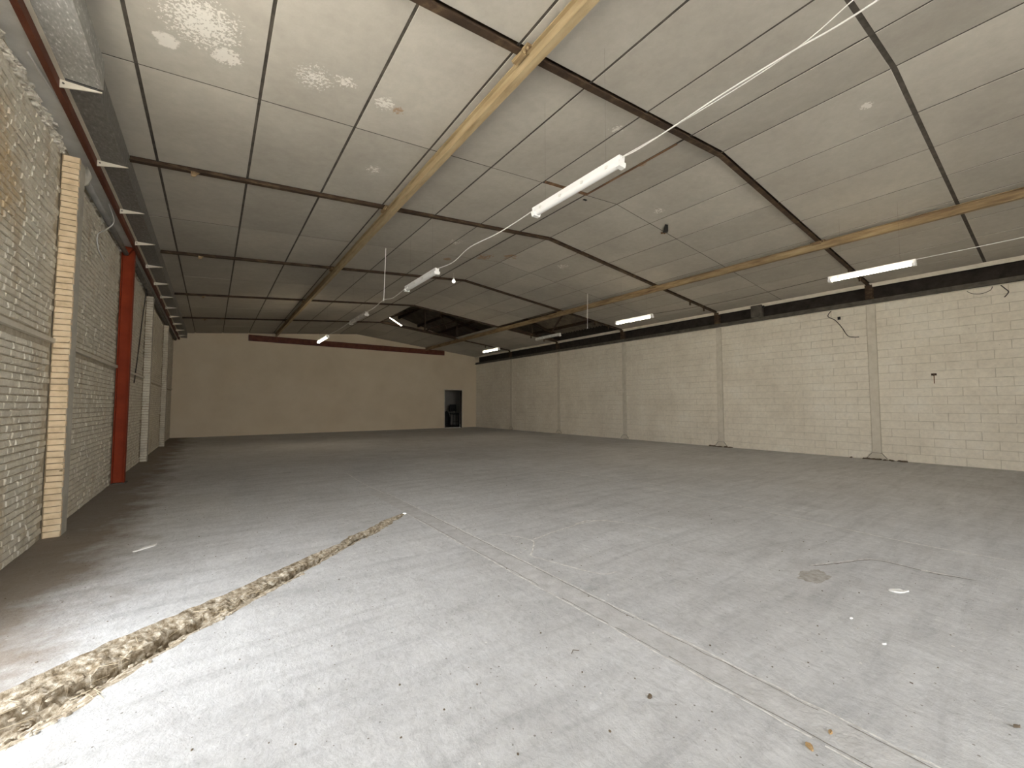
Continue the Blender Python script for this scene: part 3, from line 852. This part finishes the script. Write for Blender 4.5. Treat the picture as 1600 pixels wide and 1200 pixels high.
MB().box(RX1, RX1 + 0.1, YB + 0.2, RY1, 0, 2.9).build('wall_back_room_right', MT['roomwall'], kind='structure')
MB().box(RX0 - 0.1, RX1 + 0.1, YB + 0.2, RY1 + 0.1, 2.9, 3.0).build('ceiling_back_room', MT['roomwall'], kind='structure')
cx, cy = 13.15, 24.6
t = thing('chair', (cx, cy, 0), 'black chair standing in the dark room behind the doorway', 'chair')
MB().box(cx - 0.24, cx + 0.24, cy - 0.22, cy + 0.22, 0.78, 0.86).build('seat', MT['black'], t)
MB().prism([(-0.26, 0), (0.26, 0), (0.22, 0.46), (-0.22, 0.46)], (cx, cy + 0.20, 0.98), (cx, cy + 0.26, 0.98)).build('backrest', MT['black'], t)
for sx in (-1, 1):
    MB().bar((cx + sx * 0.2, cy + 0.2, 0.84), (cx + sx * 0.2, cy + 0.23, 1.0), 0.03, 0.03).build('back_upright', MT['black'], t)
    for sy in (-1, 1):
        MB().bar((cx + sx * 0.19, cy + sy * 0.18, 0.79), (cx + sx * 0.22, cy + sy * 0.21, 0), 0.035, 0.035, up=(0, 1, 0)).build('leg', MT['black'], t)
MB().bar((cx - 0.2, cy - 0.19, 0.3), (cx + 0.2, cy - 0.19, 0.3), 0.025, 0.025).build('stretcher', MT['black'], t)
mb = MB()
for i in range(9):
    for j in range(14):
        th = PI / 2 * i / 8; ph = 2 * PI * j / 14
        k = 1 + 0.18 * noise.noise((math.cos(ph) * 1.5, math.sin(ph) * 1.5, i * 0.4))
        mb.v.append((13.08 + 0.30 * k * math.cos(th) * math.cos(ph), 25.6 + 0.28 * k * math.cos(th) * math.sin(ph), 0.95 * math.sin(th) * k))
for i in range(8):
    for j in range(14):
        a = i * 14 + j; b2 = i * 14 + (j + 1) % 14
        mb.f.append((a, b2, b2 + 14, a + 14))
o = mb.build('dark_sack', MT['black'], smooth=True)
tag(o, 'dark full sack on the floor of the room behind the doorway', 'sack')
# red beam on the far wall
t = thing('steel_beam', (6.4, YB - 0.05, 4.44), 'red brown steel beam lying across the top of the far plaster wall', 'beam')
MB().ibeam((1.33, YB - 0.055, 4.44), (11.5, YB - 0.055, 4.455), 0.28, 0.105, 0.03, 0.05, top=False).build('girder', MT['red'], t)
MB().box(1.33, 1.345, YB - 0.107, YB - 0.003, 4.44, 4.72).build('end_plate', MT['red'], t)
MB().box(11.485, 11.5, YB - 0.107, YB - 0.003, 4.455, 4.735).build('end_plate', MT['red'], t)

# ------------------------------------------------------------------ ceiling of boards between strips
ceil_o = bpy.data.objects.new('ceiling', None)
ceil_o.location = (XRI, 11, ZRI); COL.objects.link(ceil_o); tag(ceil_o, kind='structure')
CL = [-0.955, -0.67, 0.33, 1.33, 2.33, 3.34, 4.36, 5.38, XRI]
CRX = [XRI, 7.29, 8.255, 9.22, 10.185, 11.15, 12.10, 13.07, XR - 0.075]
ROWS = [YF0 + 0.03, -2.9, -0.9, 1.10, 3.10, 5.12, 7.09, 9.12, 11.07, 13.07, 15.06, 17.05, 19.05, 21.05, YB - 0.01]
DP = 0.05                                  # boards sit above the underside of the frames
def missing(xc, yc):
    if xc > XRI and xc < 10.7 and 15.06 < yc < 19.05 and xc < 10.5: return True
    if xc > 10.2 and 11.07 < yc < 15.06: return True
    return False
pmesh = {}
def panel_mesh(w, l):
    k = (round(w, 3), round(l, 3))
    if k not in pmesh:
        ch = 0.002
        x, y = w / 2, l / 2
        v = [(-x, -y, 0.03), (x, -y, 0.03), (x, y, 0.03), (-x, y, 0.03), (-x, -y, ch), (x, -y, ch), (x, y, ch), (-x, y, ch),
             (-x + ch, -y + ch, 0), (x - ch, -y + ch, 0), (x - ch, y - ch, 0), (-x + ch, y - ch, 0)]
        f = [(0, 1, 2, 3), (11, 10, 9, 8)] + [g for i in range(4) for g in ((i, i + 4, (i + 1) % 4 + 4, (i + 1) % 4), (i + 4, i + 8, (i + 1) % 4 + 8, (i + 1) % 4 + 4))]
        me = bpy.data.meshes.new('ceiling_panel'); me.from_pydata(v, [], f); me.materials.append(MT['panel']); me.update()
        pmesh[k] = me
    return pmesh[k]
for side, cols in ((0, CL), (1, CRX)):
    ang = math.atan(SLL) * -1 if side == 0 else math.atan(SRR)
    cs = math.cos(ang)
    for ci in range(len(cols) - 1):
        xa, xb = cols[ci], cols[ci + 1]
        g = 0.030 if side == 0 else 0.020
        xa2 = xa + (g / 2 if ci or side else 0.004); xb2 = xb - (g / 2 if ci < len(cols) - 2 or not side else 0.004)
        for ri in range(len(ROWS) - 1):
            ya, yb = ROWS[ri], ROWS[ri + 1]
            xc, yc = (xa2 + xb2) / 2, (ya + yb) / 2
            if missing(xc, yc): continue
            ga = 0.082 if any(abs(ya - r) < 0.01 for r in YR) else (0.050 if ri == 3 else 0.016)
            gb = 0.082 if any(abs(yb - r) < 0.01 for r in YR) else (0.050 if ri == 2 else 0.016)
            ya2, yb2 = ya + ga / 2, yb - gb / 2
            dxa = 0
            # one board has slipped and opened a gap in the second row
            if side == 0 and ci == 6 and ri == 4: yb2 -= 0.07
            if side == 0 and ci == 6 and ri == 4: xb2 -= 0.02
            o = bpy.data.objects.new('ceiling_panel', panel_mesh((xb2 - xa2) / cs, yb2 - ya2))
            tilt = rs.uniform(-0.0015, 0.0015); drop = rs.uniform(-0.002, 0.002)
            if ri == 13: tilt -= 0.012 + rs.uniform(0, 0.01); drop -= 0.02
            o.location = Vector(((xa2 + xb2) / 2, (ya2 + yb2) / 2, zraf((xa2 + xb2) / 2) + DP + drop)) - ceil_o.location
            o.rotation_euler = (tilt, ang, 0)
            o.parent = ceil_o
            COL.objects.link(o)
def strip(xa, xb, ya, yb, dz=0.005, t=0.012):
    n = lambda x: zraf(x) + DP + dz
    MB().add([(xa, ya, n(xa)), (xb, ya, n(xb)), (xb, yb, n(xb)), (xa, yb, n(xa)), (xa, ya, n(xa) + t), (xb, ya, n(xb) + t), (xb, yb, n(xb) + t), (xa, yb, n(xa) + t)],
             [(3, 2, 1, 0), (4, 5, 6, 7), (0, 1, 5, 4), (1, 2, 6, 5), (2, 3, 7, 6), (3, 0, 4, 7)]).build('joint_strip', MT['strip'], ceil_o)
for x in CL[1:-1]:
    strip(x - 0.015, x + 0.015, YF0, YB)
for x in CRX[1:-1]:
    if x < 10.5:
        strip(x - 0.010, x + 0.010, YF0, 15.06); strip(x - 0.010, x + 0.010, 19.05, YB)
    else:
        strip(x - 0.010, x + 0.010, YF0, 11.07); strip(x - 0.010, x + 0.010, 15.06, YB)
strip(XRI - 0.014, XRI, YF0, YB, 0.004); strip(XRI, XRI + 0.010, YF0, YB, 0.004)
for ri, y in enumerate(ROWS[1:-1]):
    if any(abs(y - r) < 0.02 for r in YR): continue
    g = 0.025 if ri == 2 else 0.008
    strip(-0.95, XRI, y - g, y + g, 0.003)
    if abs(y - 17.05) < 0.1: strip(10.2, XR - 0.1, y - g, y + g, 0.003)
    elif abs(y - 13.07) < 0.1: strip(XRI, 10.2, y - g, y + g, 0.003)
    else: strip(XRI, XR - 0.1, y - g, y + g, 0.003)
# rusty battens laid bare where the board slipped
o = MB().bar((4.40, 5.10, zraf(4.40) + DP + 0.012), (5.40, 5.10, zraf(5.40) + DP + 0.012), 0.08, 0.02).build('bare_batten', MT['wood'], ceil_o)
o = MB().bar((5.38, 3.3, zraf(5.38) + DP + 0.004), (5.38, 5.1, zraf(5.38) + DP + 0.004), 0.030, 0.02).build('bare_batten', MT['wood'], ceil_o)

# ------------------------------------------------------------------ roof above the boards
def zroof(x):
    return 7.20 - 0.288 * abs(x - XRI)
roof = bpy.data.objects.new('roof', None); roof.location = (XRI, 11, 7.2); COL.objects.link(roof); tag(roof, kind='structure')
for s, x1 in ((-1, XL - 0.30), (1, XR + 0.34)):
    mb = MB(); n = 690
    for i in range(n + 1):
        y = YF0 - 0.25 + (YB + 0.5 - YF0) * i / n
        dz = 0.025 * math.sin(y * 2 * PI / 0.177)
        mb.v += [(XRI, y, zroof(XRI) + dz), (x1, y, zroof(x1) + dz)]
        if i:
            q = len(mb.v); mb.f.append((q - 4, q - 3, q - 1, q - 2))
    mb.build('corrugated_sheeting', MT['roof'], roof)
for k in range(-6, 7):
    x = XRI + k * 1.18 + (0.12 if k == 0 else 0)
    MB().bar((x, YF0, zroof(x) - 0.09), (x, YB, zroof(x) - 0.09), 0.07, 0.13).build('purlin', MT['rustdark'], roof)
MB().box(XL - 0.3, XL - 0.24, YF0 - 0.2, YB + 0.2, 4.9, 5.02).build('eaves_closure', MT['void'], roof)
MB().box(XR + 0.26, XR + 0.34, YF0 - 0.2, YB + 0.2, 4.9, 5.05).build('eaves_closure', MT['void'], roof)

# ------------------------------------------------------------------ roof frames
for k, y in enumerate(YR):
    lab = ('dark rusty steel roof frame, bent at the ridge, crossing above the large clean lamp',
           'dark rusty roof frame reaching the brick wall near the warm cream pier',
           'dark roof frame bounding the small ceiling opening, above the lamp by the bulb',
           'dark roof truss standing between the two openings in the ceiling',
           'dark roof truss at the plaster wall side of the big ceiling opening')[k]
    grp = None
    t = thing('roof_frame', (XRI, y, ZRI), lab, 'roof frame', grp)
    for s, xe in ((-1, -0.955), (1, XR - 0.03)):
        MB().ibeam((XRI, y, ZRI), (xe, y, zraf(xe)), 0.12, 0.078, 0.008, 0.010, top=False).build('bottom_chord', MT['rustdark'], t)
    if k >= 2:
        for s, xe in ((-1, XL), (1, XR + 0.1)):
            MB().ibeam((XRI, y, zroof(XRI) - 0.16), (xe, y, zroof(xe) - 0.16), 0.12, 0.09, 0.01, 0.012).build('top_chord', MT['rustdark'], t)
        MB().bar((XRI, y, ZRI + 0.1), (XRI, y, zroof(XRI) - 0.16), 0.10, 0.10, up=(0, 1, 0)).build('king_post', MT['rustdark'], t)
        for xa, xb in ((XRI, 8.5), (XRI, 4.0), (8.5, 10.3), (4.0, 2.2), (10.3, 12.1), (2.2, 0.4)):
            MB().bar((xa, y, zraf(xa) + 0.1), (xb, y, zroof(xb) - 0.2), 0.07, 0.07, up=(0, 1, 0)).build('diagonal', MT['rustdark'], t)
            MB().bar((xb, y, zraf(xb) + 0.1), (xb, y, zroof(xb) - 0.2), 0.06, 0.06, up=(0, 1, 0)).build('strut', MT['rustdark'], t)
    # small angle hanging under the left half, short hooks under the right
    xh = -0.27
    MB().add([(xh - 0.05, y - 0.03, zraf(xh)), (xh + 0.05, y - 0.03, zraf(xh)), (xh - 0.01, y - 0.03, zraf(xh) - 0.07), (xh - 0.05, y - 0.03, zraf(xh) - 0.07),
              (xh - 0.05, y - 0.022, zraf(xh)), (xh + 0.05, y - 0.022, zraf(xh)), (xh - 0.01, y - 0.022, zraf(xh) - 0.07), (xh - 0.05, y - 0.022, zraf(xh) - 0.07)],
             [(0, 1, 2, 3), (7, 6, 5, 4), (0, 4, 5, 1), (1, 5, 6, 2), (2, 6, 7, 3), (3, 7, 4, 0)]).build('angle_clip', MT['tan2'], t)
    for xh in (12.05, 12.85):
        MB().bar((xh, y - 0.03, zraf(xh) + 0.01), (xh, y - 0.03, zraf(xh) - 0.13), 0.045, 0.03, up=(0, 1, 0)).build('hook', MT['rustdark'], t)
# tie braces inside the big opening
for (xa, ya, za), (xb, yb, zb) in (((6.6, 15.2, 6.7), (9.6, 18.9, 5.3)), ((9.6, 15.2, 5.6), (6.8, 18.9, 6.6)), ((11.0, 11.2, 5.4), (13.2, 14.9, 4.9))):
    MB().bar((xa, ya, za), (xb, yb, zb), 0.06, 0.06).build('wind_brace', MT['rustdark'], roof)

# ------------------------------------------------------------------ long beams hung under the frames
def long_beam(x, label, mat):
    z = zraf(x) - 0.002
    t = thing('steel_beam', (x, 11, z), label, 'beam')
    MB().ibeam((x, YF0, z), (x, YB, z), 0.16, 0.082, 0.008, 0.011).build('girder', mat, t)
    for y in YR:
        side = -1
        c = MB().box(x + side * 0.041 - 0.05, x + side * 0.041 + 0.004, y - 0.13, y + 0.13, z - 0.014, z + 0.004).build('clip_plate', MT['tan2'], t)
        for dy in (-0.10, -0.05, 0.05, 0.10):
            MB().tube([(x - 0.066, y + dy, z - 0.035), (x - 0.066, y + dy, z + 0.008)], 0.012, 6).build('bolt', MT['tan'], c)
        MB().box(x - 0.095, x - 0.041, y - 0.045, y + 0.11, z - 0.045, z - 0.013).build('cleat', MT['tan2'], t)
    return t
long_beam(2.44, 'tan painted steel beam bolted under the roof frames on the brick wall side', MT['tan'])
long_beam(10.29, 'rust streaked tan steel beam under the roof frames towards the block wall', MT['tan2'])

# ------------------------------------------------------------------ strip lamps, cables, wires
def lamp(x, ya, yb, z, lit, label, group=None, dusty=False):
    t = thing('strip_lamp', (x, (ya + yb) / 2, z), label, 'strip lamp', group)
    hm = MT['oldwhite'] if dusty else MT['white']
    MB().prism([(-0.032, 0), (0.032, 0), (0.040, 0.055), (-0.040, 0.055)], (x, ya, z), (x, yb, z)).build('housing', hm, t)
    dm = MT['tube_on'] if lit else (MT['oldwhite'] if dusty else MT['diffuser'])
    pr = [(0.045 * math.cos(a), -0.004 - 0.038 * math.sin(a)) for a in np.linspace(0, PI, 11)]
    MB().prism(pr[::-1], (x, ya + 0.05, z), (x, yb - 0.05, z)).build('diffuser', dm, t)
    for a, b in ((ya, ya + 0.05), (yb - 0.05, yb)):
        MB().prism([(-0.045, -0.052), (0.045, -0.052), (0.055, -0.02), (0.055, 0.0), (-0.055, 0.0), (-0.055, -0.02)], (x, a, z), (x, b, z)).build('end_cap', hm, t)
    for sx in (-1, 1):
        for q in range(4):
            yq = ya + 0.16 + (yb - ya - 0.32) * q / 3
            MB().box(x + sx * 0.047 - 0.007, x + sx * 0.047 + 0.007, yq - 0.012, yq + 0.012, z - 0.014, z + 0.014).build('clip', MT['soffit'], t)
    zc = zraf(x) + DP
    for y in (ya + 0.2, yb - 0.2):
        MB().tube([(x, y, z + 0.05), (x, y, zc + 0.01)], 0.0007, 4).build('hanger', MT['dark_wire'], t)
    return t
RXL, RXR = 3.10, 9.59
lamp(RXL, 2.47, 3.79, 3.72, False, 'large clean white strip lamp hanging from white cables, switched off')
lamp(RXL, 6.46, 7.86, 3.72, False, 'unlit white strip lamp hanging beside the bare bulb', dusty=False)
lamp(RXL, 10.48, 11.95, 3.70, False, 'dusty unlit strip lamp between the lamp by the bulb and the lit one', dusty=True)
lamp(RXL, 14.75, 16.30, 3.71, True, 'lit strip lamp shining in front of the red beam on the far wall')
lamp(RXR, 1.53, 2.76, 3.81, True, 'largest lit strip lamp, hanging over the dark wire dangling on the block wall')
lamp(RXR, 6.70, 7.95, 3.81, True, 'lit strip lamp hanging by the dark metal box over the block wall')
lamp(RXR, 10.37, 11.65, 3.81, False, 'dusty unlit strip lamp hanging under the small ceiling opening', dusty=True)
lamp(RXR, 14.08, 15.32, 3.74, True, 'lit strip lamp hanging near the corner above the dark doorway')
# tube hanging askew inside the big opening
t = thing('strip_lamp', (6.7, 18.3, 5.3), 'small bright strip lamp hanging askew inside the big ceiling opening', 'strip lamp')
MB().bar((6.42, 18.35, 5.42), (7.02, 18.25, 5.06), 0.03, 0.02).build('housing', MT['white'], t)
MB().tube([(6.46, 18.33, 5.375), (6.98, 18.24, 5.06)], 0.013, 8).build('tube', MT['tube_on'], t)
MB().tube([(6.5, 18.33, 5.4), (6.5, 18.3, zroof(6.5) - 0.05)], 0.003, 4).build('hanger', MT['dark_wire'], t)

def row_z(r): return H + RXL / r
wire('lamp_cable', [(RXL - 0.05, -0.95, 3.90), (RXL, 0.56, 3.78), (RXL, 1.05, row_z(1.301) + 0.0), (RXL, 1.5, row_z(1.302)), (RXL, 1.97, row_z(1.316)), (RXL, 2.3, row_z(1.322)), (RXL, 2.50, 3.765)], 0.006, 'cable', 'thick white cable leading to the large clean strip lamp')
wire('lamp_cable', [(RXL - 0.25, -0.95, 4.02), (RXL - 0.08, 0.5, 3.86), (RXL + 0.01, 1.05, row_z(1.299)), (RXL + 0.012, 1.9, row_z(1.312)), (RXL + 0.012, 2.50, 3.775)], 0.004, 'cable', 'thin white cable converging with the thick one near the large lamp')
wire('lamp_cable', [(RXL, 3.78, 3.765), (RXL, 4.55, 3.745), (RXL, 5.33, 3.79), (RXL + 0.01, 5.9, 3.72), (RXL, 6.48, 3.765)], 0.007, 'cable', 'white cable sagging between the clean lamp and the lamp by the bulb')
wire('lamp_cable', [(RXL, 7.85, 3.76), (RXL, 8.6, 3.71), (RXL - 0.01, 9.21, 3.78), (RXL, 9.9, 3.74), (RXL, 10.5, 3.75)], 0.009, 'cable', 'white cable between the lamp by the bulb and the dusty lamp')
wire('lamp_cable', [(RXL, 11.94, 3.75), (RXL, 13.2, 3.72), (RXL, 14.78, 3.76)], 0.009, 'cable', 'white cable between the dusty lamp and the lit lamp at the red beam')
wire('lamp_cable', [(RXR, -0.95, 3.90), (RXR, 0.4, 3.86), (RXR, 1.55, 3.86)], 0.006, 'cable', 'thin pale cable leading to the largest lit lamp by the block wall')
wire('lamp_cable', [(RXR, 2.75, 3.86), (RXR, 4.8, 3.80), (RXR, 6.72, 3.86)], 0.005, 'dark_wire', 'thin dark cable between the two lit lamps by the block wall')
t = thing('hanging_wire', (RXL, 9.21, 3.76), 'white wire dropping from the ceiling to the middle lamp row', 'wire')
MB().tube([(RXL + 0.03, 9.21, zraf(3.1) + DP), (RXL, 9.21, 3.79)], 0.008, 6).build('strand', MT['cable'], t)
MB().tube([(RXL, 9.21, 3.81), (RXL, 9.21, 3.76)], [0.02, 0.014], 8).build('hook', MT['cable'], t)
t = thing('hanging_wire', (9.59, 9.1, 3.85), 'pale wire hanging loose from the ceiling near the block wall', 'wire')
MB().tube([(9.61, 9.1, zraf(9.61) + DP), (9.59, 9.1, 3.86), (9.62, 9.12, 3.83)], 0.008, 6).build('strand', MT['cable'], t)
MB().tube([(9.59, 9.1, 3.88), (9.60, 9.11, 3.83)], 0.014, 8).build('hook', MT['cable'], t)
# bare bulb
t = thing('light_bulb', (5.56, 10.5, 5.0), 'small bare white bulb hanging under the ceiling by the ridge', 'light bulb')
bx, by, bz = 5.56, 10.50, 4.98
MB().tube([(bx, by, zraf(bx) + DP), (bx, by, bz + 0.07)], 0.005, 5).build('cord', MT['cable'], t)
MB().tube([(bx, by, bz + 0.10), (bx, by, bz + 0.045)], 0.022, 8).build('socket', MT['white'], t)
MB().tube([(bx, by, bz + 0.05), (bx, by, bz + 0.02), (bx, by, bz - 0.02), (bx, by, bz - 0.045), (bx, by, bz - 0.058)], [0.02, 0.042, 0.052, 0.036, 0.008], 12).build('glass', MT['bulb_on'], t, smooth=True)
# black scrap hanging at a joint
mb = MB()
P0 = Vector((7.80, 5.10, zraf(7.80) + DP - 0.005))
pr = [(-0.05, 0.0), (0.05, 0.0), (0.05, 0.14), (0.035, 0.33), (-0.02, 0.35), (-0.045, 0.16)]
fd, fs_ = Vector((-0.80, -0.60, 0)), Vector((0.60, -0.80, 0))           # the flap lies along the underside of the boards
vs = []
for a, b in pr:
    q = P0 + fs_ * a + fd * b
    vs.append((q.x, q.y, zraf(q.x) + DP - 0.012 - 0.03 * math.sin(b * 9)))
vs2 = [(x, y, z - 0.012) for x, y, z in vs]
t = thing('torn_membrane', P0, 'black scrap of torn membrane stuck on a ceiling joint', 'scrap')
MB().add(vs + vs2, [tuple(range(6)), tuple(range(11, 5, -1))] + [(i, i + 6, (i + 1) % 6 + 6, (i + 1) % 6) for i in range(6)]).build('flap', MT['black'], t)
mb = MB()
for q in range(6):
    rock(mb, (P0.x + random.uniform(-0.05, 0.07), P0.y + random.uniform(-0.02, 0.07), P0.z - 0.012), random.uniform(0.015, 0.03), 8000 + q)
mb.build('crumbs', MT['wood'], t)
o = MB().box(5.47, 5.55, 5.24, 5.28, zraf(5.5) + DP - 0.006, zraf(5.5) + DP + 0.006).build('dark_clip', MT['black'])
tag(o, 'tiny dark clip on the ceiling beside the gap left by a slipped board', 'clip')

# ------------------------------------------------------------------ litter on the floor
def flake(name, x, y, w, l, ang, mat, label, cat, thick=0.002, seed=0):
    r = random.Random(seed); n = 11; top = []
    for k in range(n):
        a = 2 * PI * k / n; q = r.uniform(0.75, 1.15)
        px, py = l / 2 * q * math.cos(a), w / 2 * q * math.sin(a)
        top.append((x + px * math.cos(ang) - py * math.sin(ang), y + px * math.sin(ang) + py * math.cos(ang), thick + 0.004 + 0.006 * r.random()))
    bot = [(a, b, 0.0005) for a, b, c in top]
    m = MB().add(top + bot, [tuple(range(n)), tuple(range(2 * n - 1, n - 1, -1))] + [(i, i + n, (i + 1) % n + n, (i + 1) % n) for i in range(n)])
    return tag(m.build(name, MT[mat]), label, cat)
flake('paper_scrap', -0.47, 5.46, 0.05, 0.24, 0.75, 'paper', 'white paper sliver on the dusty floor by the cream brick pier', 'paper', seed=1)
flake('paper_scrap', 4.21, 0.86, 0.055, 0.13, -0.75, 'paper', 'white paper scrap on the slab beside the forked crack', 'paper', seed=2)
flake('dry_leaf', 2.02, 0.71, 0.022, 0.040, 0.9, 'leaf', 'pale dry leaf lying beside the patched strip in the floor', 'leaf', seed=3)
flake('dry_leaf', 2.18, 0.685, 0.013, 0.03, 0.3, 'leaf', 'small curled brown leaf lying on the patched strip', 'leaf', seed=4)
flake('bark_chip', 1.74, 1.27, 0.020, 0.026, 0.2, 'chip', 'dark brown chip on bare slab between the broken channel and the patched strip', 'chip', seed=5)
flake('bark_chip', 2.87, 0.22, 0.010, 0.032, -0.6, 'chip', 'slim dark chip on the slab between the patched strip and forked crack', 'chip', seed=6)
flake('paper_scrap', 3.43, 0.94, 0.010, 0.026, -0.4, 'paper', 'tiny white flake on the slab near the worn pit', 'paper', seed=7)
flake('paper_scrap', 3.22, 0.73, 0.010, 0.030, -0.6, 'paper', 'tiny white flake on the slab between the pit and patched strip', 'paper', seed=8)
o = MB().tube([(1.68, 1.74, 0.004), (1.71, 1.76, 0.004), (1.735, 1.735, 0.004)], 0.002, 5).build('bent_twig', MT['chip'])
tag(o, 'small bent twig on the slab between broken channel and patched strip', 'twig')
